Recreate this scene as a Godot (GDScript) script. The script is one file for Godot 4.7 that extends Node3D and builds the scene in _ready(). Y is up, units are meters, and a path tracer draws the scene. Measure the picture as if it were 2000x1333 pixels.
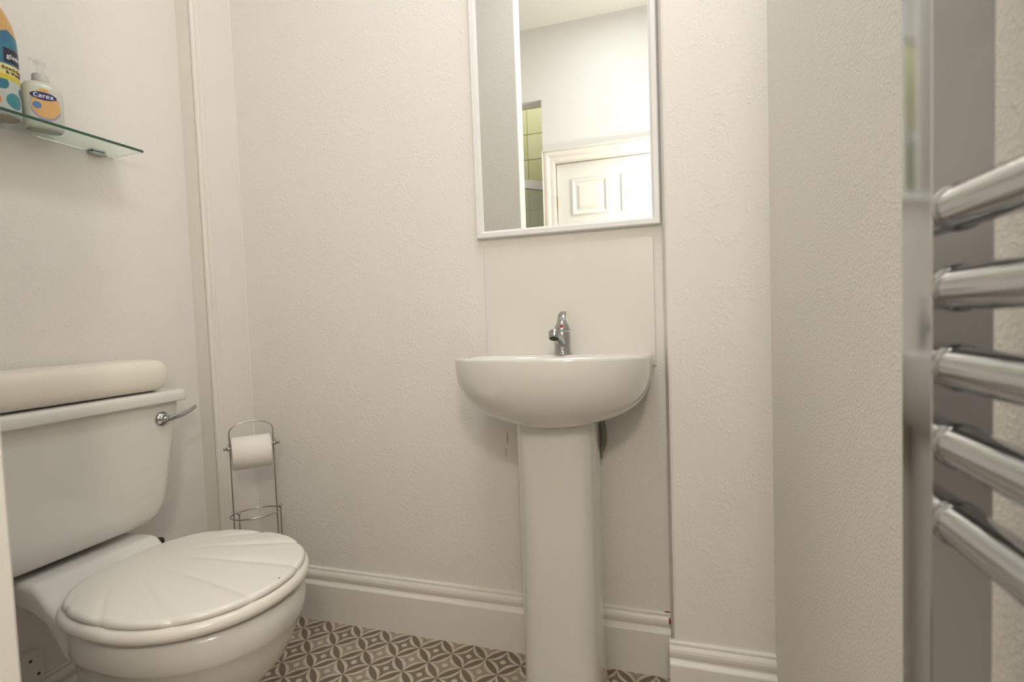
extends Node3D
# A small cloakroom: toilet, pedestal basin, mirror and chrome towel radiator.
# x runs right along the basin wall, -z runs into it, y is up, metres. The camera stands at x = 0, z = 0.

const EYE := 0.932
const ZB := -1.34          # basin wall
const XL := -1.378         # wall behind the toilet
const XR := 0.207          # radiator wall
const ZF := 0.60           # door wall, behind the camera
const TOP := 2.77          # ceiling

var M := {}
var taken := {}

# ---------------------------------------------------------------- mesh helpers
class MB:
	var p := PackedVector3Array()
	var uv := PackedVector2Array()
	var g := PackedInt32Array()

	func tri(a: Vector3, b: Vector3, c: Vector3, grp: int, ua := Vector2.ZERO, ub := Vector2.ZERO, uc := Vector2.ZERO) -> void:
		p.append(a); p.append(b); p.append(c)
		uv.append(ua); uv.append(ub); uv.append(uc)
		g.append(grp)

	# turns the triangles from `start` on so that they face outwards (clockwise seen from outside)
	func orient(start: int, flip := false) -> void:
		var c := Vector3.ZERO
		var n := p.size() - start
		if n == 0: return
		for i in range(start, p.size()): c += p[i]
		c /= n
		var vol := 0.0
		for i in range(start, p.size(), 3):
			vol += (p[i] - c).dot((p[i + 1] - c).cross(p[i + 2] - c))
		if (vol > 0.0) != flip:
			for i in range(start, p.size(), 3):
				var t := p[i + 1]; p[i + 1] = p[i + 2]; p[i + 2] = t
				var u := uv[i + 1]; uv[i + 1] = uv[i + 2]; uv[i + 2] = u

	func loft(rings: Array, cap0 := true, cap1 := true, grp := 1, capgrp := -1, closed := true) -> void:
		var start := p.size()
		var n: int = rings[0].size()
		var m: int = rings.size()
		var last: int = n if closed else n - 1
		for j in m - 1:
			var r0: PackedVector3Array = rings[j]
			var r1: PackedVector3Array = rings[j + 1]
			var v0 := float(j) / (m - 1)
			var v1 := float(j + 1) / (m - 1)
			for i in last:
				var k := (i + 1) % n
				var u0 := float(i) / n
				var u1 := float(i + 1) / n
				tri(r0[i], r0[k], r1[k], grp, Vector2(u0, v0), Vector2(u1, v0), Vector2(u1, v1))
				tri(r0[i], r1[k], r1[i], grp, Vector2(u0, v0), Vector2(u1, v1), Vector2(u0, v1))
		if cap0: fan(rings[0], capgrp, true)
		if cap1: fan(rings[m - 1], capgrp, false)
		orient(start)

	func fan(r: PackedVector3Array, grp: int, rev: bool) -> void:
		var c := Vector3.ZERO
		for q in r: c += q
		c /= r.size()
		for i in r.size():
			var k := (i + 1) % r.size()
			if rev: tri(c, r[k], r[i], grp)
			else: tri(c, r[i], r[k], grp)

	func box(lo: Vector3, hi: Vector3, b := 0.0) -> void:
		var start := p.size()
		if b <= 0.0:
			var c := []
			for i in 8: c.append(Vector3(hi.x if i & 1 else lo.x, hi.y if i & 2 else lo.y, hi.z if i & 4 else lo.z))
			for f in [[0, 1, 3, 2], [4, 6, 7, 5], [0, 4, 5, 1], [2, 3, 7, 6], [0, 2, 6, 4], [1, 5, 7, 3]]:
				tri(c[f[0]], c[f[1]], c[f[2]], -1); tri(c[f[0]], c[f[2]], c[f[3]], -1)
			orient(start)
			return
		loft([rect(lo, hi, lo.y, b, b), rect(lo, hi, lo.y + b, 0.0, b), rect(lo, hi, hi.y - b, 0.0, b), rect(lo, hi, hi.y, b, b)], true, true, -1)

	# rectangle with cut corners at height y, drawn in by `inset`
	func rect(lo: Vector3, hi: Vector3, y: float, inset: float, c: float) -> PackedVector3Array:
		var a := Vector2(lo.x + inset, lo.z + inset)
		var d := Vector2(hi.x - inset, hi.z - inset)
		return PackedVector3Array([Vector3(a.x + c, y, a.y), Vector3(d.x - c, y, a.y), Vector3(d.x, y, a.y + c), Vector3(d.x, y, d.y - c), Vector3(d.x - c, y, d.y), Vector3(a.x + c, y, d.y), Vector3(a.x, y, d.y - c), Vector3(a.x, y, a.y + c)])

	# a round tube along a path
	func tube(path: PackedVector3Array, r: float, sides := 12, closed := false, capped := true) -> void:
		var rings := []
		var n := path.size()
		var side := Vector3.ZERO
		for i in n:
			var a := path[(i - 1 + n) % n] if closed or i > 0 else path[i]
			var b := path[(i + 1) % n] if closed or i < n - 1 else path[i]
			var d := (b - a).normalized()
			if side == Vector3.ZERO:
				side = d.cross(Vector3.UP if absf(d.y) < 0.9 else Vector3.RIGHT).normalized()
			side = (side - d * side.dot(d)).normalized()
			var up := side.cross(d)
			var ring := PackedVector3Array()
			for k in sides:
				var t := TAU * k / sides
				ring.append(path[i] + (side * cos(t) + up * sin(t)) * r)
			rings.append(ring)
		if closed:
			rings.append(rings[0])
		loft(rings, capped and not closed, capped and not closed)

	# profile of (radius, height along the axis) points turned round an axis
	func lathe(at: Vector3, axis: Vector3, prof: PackedVector2Array, sides := 32, cap := true, grp := 1) -> void:
		var d := axis.normalized()
		var s := d.cross(Vector3.UP if absf(d.y) < 0.9 else Vector3.RIGHT).normalized()
		var u := s.cross(d)
		var rings := []
		for q in prof:
			var ring := PackedVector3Array()
			for k in sides:
				var t := TAU * k / sides
				ring.append(at + d * q.y + (s * cos(t) + u * sin(t)) * maxf(q.x, 0.00001))
			rings.append(ring)
		loft(rings, cap, cap, grp)

	func ball(c: Vector3, r: float, sides := 12) -> void:
		var prof := PackedVector2Array()
		for i in 9:
			var t := -PI / 2 + PI * i / 8
			prof.append(Vector2(cos(t) * r, sin(t) * r))
		lathe(c, Vector3.UP, prof, sides, false)

	# profile of (outwards, height) points drawn from a to b
	func run(prof: PackedVector2Array, a: Vector3, b: Vector3, out: Vector3) -> void:
		var start := p.size()
		var n := prof.size()
		for i in n:
			var k := (i + 1) % n
			var p0 := a + out * prof[i].x + Vector3.UP * prof[i].y
			var p1 := a + out * prof[k].x + Vector3.UP * prof[k].y
			var q0 := p0 - a + b
			var q1 := p1 - a + b
			tri(p0, p1, q1, -1); tri(p0, q1, q0, -1)
		var idx := Geometry2D.triangulate_polygon(prof)
		for i in range(0, idx.size(), 3):
			var t := []
			for k in 3: t.append(out * prof[idx[i + k]].x + Vector3.UP * prof[idx[i + k]].y)
			tri(a + t[0], a + t[1], a + t[2], -1); tri(b + t[0], b + t[2], b + t[1], -1)
		orient(start)

func numbered(called: String) -> String:
	var k: int = taken.get(called, 0)
	taken[called] = k + 1
	return called if k == 0 else "%s_%03d" % [called, k]

# commits world-space triangles as one named mesh under parent (the root if none)
func obj(mb: MB, called: String, mat: Material, parent: Node3D = null, base := Vector3.ZERO) -> MeshInstance3D:
	var st := SurfaceTool.new()
	st.begin(Mesh.PRIMITIVE_TRIANGLES)
	var off := base if parent == null else parent.global_position
	for t in mb.g.size():
		st.set_smooth_group(mb.g[t] if mb.g[t] >= 0 else 0xFFFFFFFF)
		for k in 3:
			st.set_uv(mb.uv[t * 3 + k])
			st.add_vertex(mb.p[t * 3 + k] - off)
	st.generate_normals()
	var o := MeshInstance3D.new()
	o.name = called if parent else numbered(called)
	o.mesh = st.commit()
	o.material_override = mat
	if parent:
		parent.add_child(o, true)
	else:
		add_child(o, true)
		o.position = base
	return o

func thing(called: String, label: String, category: String, at := Vector3.ZERO, group := "") -> Node3D:
	var o := Node3D.new()
	o.name = numbered(called)
	add_child(o, true)
	o.position = at
	return tag(o, label, category, group)

func tag(o: Node3D, label: String, category: String, group := "") -> Node3D:
	o.set_meta("label", label)
	o.set_meta("category", category)
	if group: o.set_meta("group", group)
	return o

func struct(o: Node3D) -> Node3D:
	o.set_meta("kind", "structure")
	return o

func arc(c: Vector3, a: Vector3, b: Vector3, t0: float, t1: float, n: int) -> PackedVector3Array:
	var r := PackedVector3Array()
	for i in n + 1:
		var t := t0 + (t1 - t0) * i / n
		r.append(c + a * cos(t) + b * sin(t))
	return r

func smooth(pts: PackedVector3Array, n := 8) -> PackedVector3Array:
	var cv := Curve3D.new()
	for i in pts.size():
		var a := pts[maxi(i - 1, 0)]
		var b := pts[mini(i + 1, pts.size() - 1)]
		var d := (b - a) / 6.0
		cv.add_point(pts[i], -d, d)
	var out := PackedVector3Array()
	for i in pts.size() - 1:
		for k in n:
			out.append(cv.sample(i, float(k) / n))
	out.append(pts[pts.size() - 1])
	return out

# lettering: a TextMesh whose vertices are passed through `where(x, y, depth)`
func letters(text: String, size: float, where: Callable, called: String, mat: Material, parent: Node3D, bold := true) -> void:
	var tm := TextMesh.new()
	var f := SystemFont.new()
	f.font_names = PackedStringArray(["Droid Sans"])
	if bold: f.font_weight = 700
	tm.font = f
	tm.text = text
	tm.font_size = 48
	tm.pixel_size = size / 48.0
	tm.depth = 0.0004
	tm.curve_step = 2.0
	var a := tm.surface_get_arrays(0)
	var v: PackedVector3Array = a[Mesh.ARRAY_VERTEX]
	var mb := MB.new()
	var idx: PackedInt32Array = a[Mesh.ARRAY_INDEX] if a[Mesh.ARRAY_INDEX] != null else PackedInt32Array(range(v.size()))
	for i in range(0, idx.size(), 3):
		var q := []
		for k in 3:
			var w := v[idx[i + k]]
			q.append(where.call(w.x, w.y, w.z))
		mb.tri(q[0], q[1], q[2], -1)
	obj(mb, called, mat, parent)

# ---------------------------------------------------------------- materials
func mat(called: String, c: Color, rough := 0.5, metal := 0.0) -> StandardMaterial3D:
	var m := StandardMaterial3D.new()
	m.resource_name = called
	m.albedo_color = c
	m.roughness = rough
	m.metallic = metal
	M[called] = m
	return m

func rgb(r: int, g: int, b: int) -> Color:
	return Color(r / 255.0, g / 255.0, b / 255.0)

func noise(kind: int, freq: float, sd: int, octaves := 3) -> FastNoiseLite:
	var n := FastNoiseLite.new()
	n.noise_type = kind
	n.frequency = freq
	n.seed = sd
	n.fractal_octaves = octaves
	return n

# relief of painted lining paper: rough, brushed clumps, dense or patchy
func relief(sd: int, patchy: float, grain: float, stretch := 1) -> ImageTexture:
	var n := 768
	var fine := noise(FastNoiseLite.TYPE_SIMPLEX_SMOOTH, grain, sd, 3).get_seamless_image(n, n)
	var ridge := noise(FastNoiseLite.TYPE_SIMPLEX_SMOOTH, grain * 0.55, sd + 1, 2).get_seamless_image(n, n)
	var mask := noise(FastNoiseLite.TYPE_SIMPLEX_SMOOTH, 0.006, sd + 2, 3).get_seamless_image(n, n)
	var slow := noise(FastNoiseLite.TYPE_SIMPLEX_SMOOTH, 0.012, sd + 3, 2).get_seamless_image(n, n)
	var fd := fine.get_data()
	var rd := ridge.get_data()
	var md := mask.get_data()
	var sl := slow.get_data()
	var data := PackedFloat32Array()
	data.resize(n * n)
	for i in n * n:
		var f := fd[i] / 255.0
		var r := 1.0 - absf(rd[i] / 127.5 - 1.0)
		var k := lerpf(1.0, smoothstep(0.42, 0.72, md[i] / 255.0), patchy)
		data[i] = clampf(0.25 + k * (0.45 * smoothstep(0.45, 0.8, f) + 0.35 * r * r * r) + 0.12 * (sl[i] / 255.0 - 0.5), 0.0, 1.0)
	return ImageTexture.create_from_image(Image.create_from_data(n, n, false, Image.FORMAT_RF, data.to_byte_array()))

func papered(called: String, c: Color, tex: Texture2D, period: float, cm: float, rough := 0.62) -> StandardMaterial3D:
	var m := mat(called, c, rough)
	m.heightmap_enabled = true
	m.heightmap_texture = tex
	m.heightmap_scale = cm
	m.uv1_triplanar = true
	m.uv1_world_triplanar = true
	m.uv1_triplanar_sharpness = 8.0
	m.uv1_scale = Vector3.ONE / period
	return m

# print of the vinyl floor: interlaced petals on a square net turned by 45 degrees
func floor_print() -> ImageTexture:
	var n := 1024
	var im := Image.create(n, n, false, Image.FORMAT_RGB8)
	var light := Color(0.80, 0.75, 0.68)
	var dark := Color(0.47, 0.415, 0.355)
	var ground := [Color(0.63, 0.575, 0.51), Color(0.51, 0.455, 0.395)]
	var wear := noise(FastNoiseLite.TYPE_SIMPLEX_SMOOTH, 0.02, 5, 4).get_seamless_image(n, n).get_data()
	var edge := 0.03
	for y in n:
		for x in n:
			# net coordinates: nodes at whole a, b; 0.8 m across the picture, 0.05 * sqrt 2 between nodes
			var px := x * 0.8 / n / 0.1
			var py := y * 0.8 / n / 0.1
			var a := px + py
			var b := px - py
			var fa := a - floorf(a)
			var fb := b - floorf(b)
			var col: Color
			# distance from the middle of the cell; arcs through the nodes bound the petals
			var par := posmod(int(floorf(a)) + int(floorf(b)), 2)
			col = ground[par]
			var da := minf(fb, 1.0 - fb)      # distance from the edge along a
			var db := minf(fa, 1.0 - fa)
			var wa := 1.2 * (sqrt(maxf(0.0, 0.5 - (fa - 0.5) * (fa - 0.5))) - 0.5)
			var wb := 1.2 * (sqrt(maxf(0.0, 0.5 - (fb - 0.5) * (fb - 0.5))) - 0.5)
			var pa := wa - da
			var pb := wb - db
			var out := maxf(pa, pb)
			var ins := maxf(wa * 0.5 - 0.004 - da, wb * 0.5 - 0.004 - db)
			col = col.lerp(light, smoothstep(-edge * 0.5, edge * 0.5, out))
			col = col.lerp(dark, smoothstep(-edge * 0.5, edge * 0.5, ins))
			var q := pow(pow(absf(fa - 0.5), 2.6) + pow(absf(fb - 0.5), 2.6), 1.0 / 2.6)
			col = col.lerp(light, 1.0 - smoothstep(0.095, 0.125, q))
			var w := 0.93 + 0.14 * wear[y * n + x] / 255.0
			im.set_pixel(x, y, Color(col.r * w, col.g * w, col.b * w))
	return ImageTexture.create_from_image(im)

func materials() -> void:
	var patchy := relief(11, 0.8, 0.045)
	var dense := relief(31, 0.15, 0.05)
	papered("cream wall", rgb(238, 233, 227), patchy, 0.42, 0.09)
	papered("cream woodchip wall", rgb(237, 232, 225), dense, 0.25, 0.075)
	papered("white wall", rgb(232, 231, 228), patchy, 0.42, 0.05)
	mat("ceiling paint", rgb(240, 238, 233), 0.8)
	mat("gloss trim", rgb(236, 231, 222), 0.32)
	mat("door paint", rgb(230, 229, 224), 0.35)
	var p := mat("porcelain", rgb(227, 224, 218), 0.12)
	p.clearcoat_enabled = true
	p.clearcoat = 0.6
	p.clearcoat_roughness = 0.05
	mat("seat plastic", rgb(236, 232, 224), 0.16)
	mat("seat ring plastic", rgb(236, 232, 223), 0.2)
	mat("chrome", rgb(180, 181, 183), 0.11, 1.0)
	mat("chrome wire", rgb(188, 184, 178), 0.2, 1.0)
	mat("mirror glass", rgb(245, 247, 246), 0.0, 1.0)
	mat("mirror frame", rgb(241, 239, 238), 0.4)
	mat("splashback", rgb(234, 229, 221), 0.14)
	mat("black rubber", rgb(26, 24, 23), 0.6)
	mat("grey hose", rgb(124, 122, 110), 0.45)
	mat("aerator", rgb(48, 46, 44), 0.7)
	mat("red mark", rgb(176, 26, 32), 0.3)
	mat("rust", rgb(156, 72, 36), 0.9)
	mat("drip stain", rgb(200, 176, 138), 0.7)
	mat("screw", rgb(50, 42, 34), 0.7)
	mat("chip", rgb(40, 36, 30), 0.8)
	var fp := mat("patterned vinyl", Color.WHITE, 0.45)
	fp.albedo_texture = floor_print()
	var cl := noise(FastNoiseLite.TYPE_SIMPLEX_SMOOTH, 0.08, 71, 3)
	var ct := NoiseTexture2D.new()
	ct.width = 256; ct.height = 256; ct.seamless = true; ct.noise = cl
	var c := mat("cream cushion cloth", rgb(239, 231, 219), 0.85)
	c.heightmap_enabled = true; c.heightmap_texture = ct; c.heightmap_scale = 0.03
	c.uv1_triplanar = true; c.uv1_scale = Vector3.ONE * 12.0
	c.rim_enabled = true; c.rim = 0.3
	mat("tissue paper", rgb(240, 234, 226), 0.95)
	mat("card core", rgb(176, 152, 120), 0.9)
	var g := mat("shelf glass", Color(0.93, 0.985, 0.955, 0.0), 0.0)
	g.refraction_enabled = true
	g.refraction_scale = 0.05
	mat("shelf glass edge", rgb(48, 84, 70), 0.1)
	var pane := mat("shower glass", Color(0.86, 0.92, 0.88, 0.18), 0.02)
	pane.transparency = BaseMaterial3D.TRANSPARENCY_ALPHA
	mat("white powder coat", rgb(240, 240, 238), 0.3)
	mat("green tile", rgb(196, 194, 148), 0.5)
	mat("green tile pale", rgb(206, 204, 162), 0.5)
	mat("tile grout", rgb(170, 168, 128), 0.9)
	mat("soap liquid", rgb(214, 212, 198), 0.25)
	mat("cap plastic", rgb(206, 203, 194), 0.35)
	var clear := mat("clear pump plastic", Color(0.93, 0.92, 0.9, 0.12), 0.08)
	clear.transparency = BaseMaterial3D.TRANSPARENCY_ALPHA
	mat("label orange", rgb(230, 180, 112), 0.4)
	mat("label violet", rgb(164, 158, 190), 0.4)
	mat("label navy", rgb(40, 34, 104), 0.35)
	mat("label blue", rgb(92, 132, 190), 0.4)
	mat("label white", rgb(235, 235, 238), 0.5)
	mat("label ink", rgb(70, 50, 40), 0.6)
	mat("logo dark", rgb(30, 28, 52), 0.4)
	var lamp := mat("added lamp diffuser", rgb(250, 246, 238), 0.5)  # glowing face shared by the added lamps
	lamp.emission_enabled = true
	lamp.emission = rgb(255, 252, 246)
	lamp.emission_energy_multiplier = 2.0
	mat("brass", rgb(150, 130, 100), 0.3, 1.0)

# ---------------------------------------------------------------- the scene
func _ready() -> void:
	# camera: 67.4 degrees high, a little down, a little rolled
	var cam := Camera3D.new()
	cam.name = "camera"
	cam.fov = rad_to_deg(2.0 * atan(666.5 / 1000.0))
	cam.near = 0.02
	cam.far = 30.0
	cam.transform = Transform3D(Basis(Vector3(0.95461042, -0.03591882, -0.2956836), Vector3(0.02116866, 0.99837346, -0.0529369), Vector3(0.29710409, 0.04427489, 0.95381806)), Vector3(0, EYE, 0))
	var lens := CameraAttributesPhysical.new()
	lens.frustum_focal_length = 12.0 / (666.5 / 1000.0)
	lens.frustum_near = 0.02
	lens.frustum_far = 30.0
	lens.frustum_focus_distance = 1.35
	lens.exposure_aperture = 6.3
	cam.attributes = lens
	add_child(cam)
	cam.current = true

	var env := Environment.new()
	env.background_mode = Environment.BG_COLOR
	env.background_color = Color(0.0, 0.0, 0.0)
	env.tonemap_mode = Environment.TONE_MAPPER_LINEAR
	env.tonemap_exposure = 1.17
	env.sdfgi_enabled = true
	env.ssao_enabled = true
	env.ssil_enabled = true
	var we := WorldEnvironment.new()
	we.name = "world_environment"
	we.environment = env
	add_child(we)

	materials()
	added_ceiling_lamp(Vector3(-0.26, TOP, 0.00), 0.40, 0.31, "added square white light panel, out of view, flush on the ceiling by the door")  # added panel, gives the soft overall light from above
	added_ceiling_lamp(Vector3(-0.14, TOP, -0.70), 0.40, 0.54, "added square white light panel, out of view, flush on the ceiling above the basin and toilet")  # second added panel, lifts the basin and toilet end
	added_wall_lamp(Vector3(XR, 1.52, 0.32), 0.37)
	shell()
	skirting()
	toilet()
	washbasin()
	tap()
	mirror()
	radiator()
	roll_holder()
	shelf()
	door()
	shower()
	small_things()

func added_ceiling_lamp(at: Vector3, side: float, energy: float, label: String) -> void:  # unseen panel fitting, added for its light
	var t := thing("added_ceiling_lamp", label, "lamp", at)
	var h := side / 2
	for k in 4:
		var mb := MB.new()
		var a := Basis(Vector3.UP, PI / 2 * k)
		var lo := PackedVector3Array()
		var hi := PackedVector3Array()
		for q in [Vector2(-h - 0.02, -h - 0.02), Vector2(h + 0.02, -h - 0.02), Vector2(h, -h), Vector2(-h, -h)]:
			lo.append(at + a * Vector3(q.x, -0.022, q.y))
			hi.append(at + a * Vector3(q.x, 0.0, q.y))
		mb.loft([lo, hi], true, true, -1)
		obj(mb, "frame_rail", M["white powder coat"], t)
	var mb := MB.new()
	mb.box(at + Vector3(-h, -0.014, -h), at + Vector3(h, -0.002, h))
	obj(mb, "diffuser", M["added lamp diffuser"], t)
	var l := AreaLight3D.new()
	l.name = "added_lamp_light"
	l.light_color = rgb(243, 250, 255)
	l.light_energy = energy
	l.area_size = Vector2(side, side)
	l.area_range = 12.0
	l.area_attenuation = 2.0
	l.shadow_enabled = true
	t.add_child(l)
	l.position = Vector3(0, -0.024, 0)
	l.rotation.x = -PI / 2

func added_wall_lamp(at: Vector3, energy: float) -> void:  # unseen globe added behind the camera to light the basin wall from the front
	var t := thing("added_wall_lamp", "added round opal globe lamp, out of view, on the wall beside the door", "lamp", at)
	var mb := MB.new()
	mb.lathe(at, Vector3.LEFT, PackedVector2Array([Vector2(0.045, -0.002), Vector2(0.045, 0.008), Vector2(0.03, 0.014), Vector2(0.022, 0.02), Vector2(0.022, 0.03)]), 28)
	obj(mb, "wall_plate", M["white powder coat"], t)
	mb = MB.new()
	mb.ball(at + Vector3(-0.088, 0, 0), 0.062, 28)
	obj(mb, "globe", M["added lamp diffuser"], t)
	var l := OmniLight3D.new()
	l.name = "added_lamp_light"
	l.light_color = rgb(255, 247, 230)
	l.light_energy = energy
	l.light_size = 0.06
	l.omni_range = 12.0
	l.omni_attenuation = 2.0
	l.shadow_enabled = true
	t.add_child(l)
	l.position = Vector3(-0.088, 0, 0)

func shell() -> void:
	var mb := MB.new()
	# floor with the print laid out in world metres
	var lo := Vector3(XL - 0.1, -0.1, ZB - 0.1)
	var hi := Vector3(XR + 0.1, 0.0, 1.5)
	mb.box(lo, hi)
	for i in mb.p.size():
		mb.uv[i] = Vector2((mb.p[i].x + 0.955) / 0.8, (mb.p[i].z + 1.222) / 0.8)
	struct(obj(mb, "floor", M["patterned vinyl"]))
	mb = MB.new()
	mb.box(Vector3(XL - 0.1, TOP, ZB - 0.1), Vector3(XR + 0.1, TOP + 0.1, ZF + 0.1))
	struct(obj(mb, "ceiling", M["ceiling paint"]))
	mb = MB.new()
	mb.box(Vector3(XL - 0.1, 0, ZB - 0.1), Vector3(XR + 0.1, TOP, ZB))
	var wb := obj(mb, "wall_back", M["cream wall"])
	struct(wb)
	# brown drip where the basin meets the wall
	mb = MB.new()
	rag(mb, Vector3(-0.441, 0.600, ZB + 0.0004), Vector3(1, 0.1, 0), Vector3(0, 1, 0), 0.0022, 0.022, 6)
	rag(mb, Vector3(-0.446, 0.560, ZB + 0.0004), Vector3(1, 0, 0), Vector3(-0.1, 1, 0), 0.0015, 0.018, 8)
	obj(mb, "drip_stain", M["drip stain"], wb)
	mb = MB.new()
	mb.box(Vector3(XL - 0.1, 0, ZB), Vector3(XL, TOP, 1.5))
	struct(obj(mb, "wall_left", M["cream wall"]))
	mb = MB.new()
	mb.box(Vector3(XR, 0, ZB), Vector3(XR + 0.1, TOP, ZF + 0.1))
	struct(obj(mb, "wall_right", M["cream woodchip wall"]))
	# boxed-in pipes beside the basin; its left side is a little out of square
	mb = MB.new()
	var foot := PackedVector3Array([Vector3(-0.017, 0, ZB - 0.01), Vector3(XR + 0.01, 0, ZB - 0.01), Vector3(XR + 0.01, 0, -1.225), Vector3(-0.002, 0, -1.225), Vector3(-0.0075, 0, -1.2275), Vector3(-0.0095, 0, -1.233)])
	var head := PackedVector3Array()
	for q in foot: head.append(q + Vector3.UP * TOP)
	mb.loft([foot, head], true, true, -1)
	struct(obj(mb, "wall_boxing_right", M["cream wall"]))
	# shallow boxing in the corner by the toilet, with a moulded timber edge
	mb = MB.new()
	mb.box(Vector3(XL - 0.01, 0, ZB - 0.01), Vector3(-1.319, TOP, -1.2025))
	struct(obj(mb, "wall_boxing_left", M["cream wall"]))
	mb = MB.new()
	mb.box(Vector3(XL, 0, -1.2025), Vector3(-1.330, TOP, -1.198))
	mb.tube(PackedVector3Array([Vector3(-1.3235, 0, -1.2045), Vector3(-1.3235, TOP, -1.2045)]), 0.0075, 14)
	mb.tube(PackedVector3Array([Vector3(-1.3195, 0, -1.2215), Vector3(-1.3195, TOP, -1.2215)]), 0.004, 10)
	struct(obj(mb, "trim_1", M["gloss trim"]))
	# lumpy filler in the corner between that boxing and the basin wall
	mb = MB.new()
	var rng := RandomNumberGenerator.new()
	rng.seed = 17
	var bead := PackedVector3Array()
	for i in 131:
		bead.append(Vector3(-1.3185 + rng.randf_range(-0.0005, 0.0011), 0.163 + (TOP - 0.163) * i / 130.0, ZB + rng.randf_range(-0.0008, 0.0008)))
	mb.tube(bead, 0.0028, 8)
	struct(obj(mb, "trim_2", M["gloss trim"]))
	# partition that screens the toilet from the room
	mb = MB.new()
	mb.box(Vector3(XL, 0, -0.3415), Vector3(-0.656, TOP, -0.252), 0.003)
	struct(obj(mb, "wall_partition", M["cream wall"]))
	# door wall, with the doorway and the opening of the shower recess
	mb = MB.new()
	mb.box(Vector3(-0.762, 0, ZF), Vector3(-0.70, TOP, ZF + 0.1))
	mb.box(Vector3(-0.70, 1.925, ZF), Vector3(0.106, TOP, ZF + 0.1))
	mb.box(Vector3(0.106, 0, ZF), Vector3(XR, TOP, ZF + 0.1))
	mb.box(Vector3(XL, 2.32, ZF), Vector3(-0.762, TOP, ZF + 0.1))
	struct(obj(mb, "wall_front", M["white wall"]))
	# shower recess
	mb = MB.new()
	mb.box(Vector3(-0.762, 0, ZF + 0.1), Vector3(-0.70, TOP, 1.5))
	struct(obj(mb, "wall_recess_right", M["white wall"]))
	mb = MB.new()
	mb.box(Vector3(XL, TOP, ZF + 0.1), Vector3(-0.70, TOP + 0.1, 1.5))
	struct(obj(mb, "ceiling_recess", M["ceiling paint"]))
	var dl := thing("added_recess_downlight", "added small round downlight, out of view, in the ceiling of the shower recess", "lamp", Vector3(-1.05, TOP, 1.0))  # unseen fitting added to brighten the recess in the mirror
	mb = MB.new()
	mb.lathe(dl.position, Vector3.DOWN, PackedVector2Array([Vector2(0.036, -0.002), Vector2(0.044, 0.0), Vector2(0.044, 0.006), Vector2(0.036, 0.008), Vector2(0.034, 0.004)]), 24)
	obj(mb, "bezel", M["white powder coat"], dl)
	mb = MB.new()
	mb.lathe(dl.position, Vector3.DOWN, PackedVector2Array([Vector2(0.033, 0.0), Vector2(0.033, 0.005), Vector2(0.03, 0.007)]), 24)
	obj(mb, "lens", M["added lamp diffuser"], dl)
	var dll := OmniLight3D.new()
	dll.name = "added_downlight_light"
	dll.light_color = rgb(255, 254, 252)
	dll.light_energy = 0.07
	dll.light_size = 0.03
	dll.omni_range = 6.0
	dll.omni_attenuation = 2.0
	dll.shadow_enabled = true
	dl.add_child(dll)
	dll.position = Vector3(0, -0.05, 0)
	mb = MB.new()
	mb.box(Vector3(XL, 0, 1.4), Vector3(-0.762, TOP, 1.5))
	var w := obj(mb, "wall_recess_back", M["tile grout"])
	struct(w)
	var tile := MB.new()
	tile.box(Vector3(-0.0755, -0.0985, -0.008), Vector3(0.0755, 0.0985, 0.0), 0.002)
	var tm := obj(tile, "wall_tile", M["green tile"], w)
	for i in 4:
		for j in 14:
			var o: MeshInstance3D = tm if i + j == 0 else tm.duplicate()
			if i + j > 0: w.add_child(o, true)
			o.material_override = M["green tile"] if (i * 7 + j * 5) % 3 else M["green tile pale"]
			o.position = Vector3(XL + 0.077 + i * 0.154, 0.1 + j * 0.2, 1.4)
			if j == 13:
				o.scale.y = 0.83
				o.position.y = TOP - 0.084

# ogee skirting: thin lip, roll, hollow, ledge, plain board
func skirting() -> void:
	var pr := PackedVector2Array([Vector2(-0.004, 0), Vector2(-0.004, 0.163), Vector2(0.005, 0.163), Vector2(0.0075, 0.1605), Vector2(0.0078, 0.1565), Vector2(0.0068, 0.1545), Vector2(0.0105, 0.1540), Vector2(0.0142, 0.148), Vector2(0.0158, 0.1415), Vector2(0.0150, 0.1345), Vector2(0.0118, 0.1285), Vector2(0.0095, 0.1262), Vector2(0.0098, 0.1240), Vector2(0.0195, 0.1165), Vector2(0.0212, 0.1135), Vector2(0.0212, 0)])
	var mb := MB.new()
	mb.run(pr, Vector3(-1.319, 0, ZB), Vector3(-0.016, 0, ZB), Vector3.BACK)
	var s := obj(mb, "baseboard_back", M["gloss trim"])
	struct(s)
	# rust at the joint with the boxing
	mb = MB.new()
	rag(mb, Vector3(-0.023, 0.1637, ZB + 0.004), Vector3(1, 0, 0), Vector3(0, 0, 1), 0.010, 0.004, 3)
	rag(mb, Vector3(-0.019, 0.148, ZB + 0.0165), Vector3(1, 0, 0), Vector3(0, 1, 0), 0.003, 0.012, 4)
	obj(mb, "rust_stain", M["rust"], s)
	mb = MB.new()
	mb.run(pr, Vector3(-0.019, 0, -1.225), Vector3(XR, 0, -1.225), Vector3.BACK)
	struct(obj(mb, "baseboard_boxing", M["gloss trim"]))
	mb = MB.new()
	mb.run(pr, Vector3(XL, 0, -1.198), Vector3(XL, 0, -0.3415), Vector3.RIGHT)
	struct(obj(mb, "baseboard_left", M["gloss trim"]))

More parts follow.
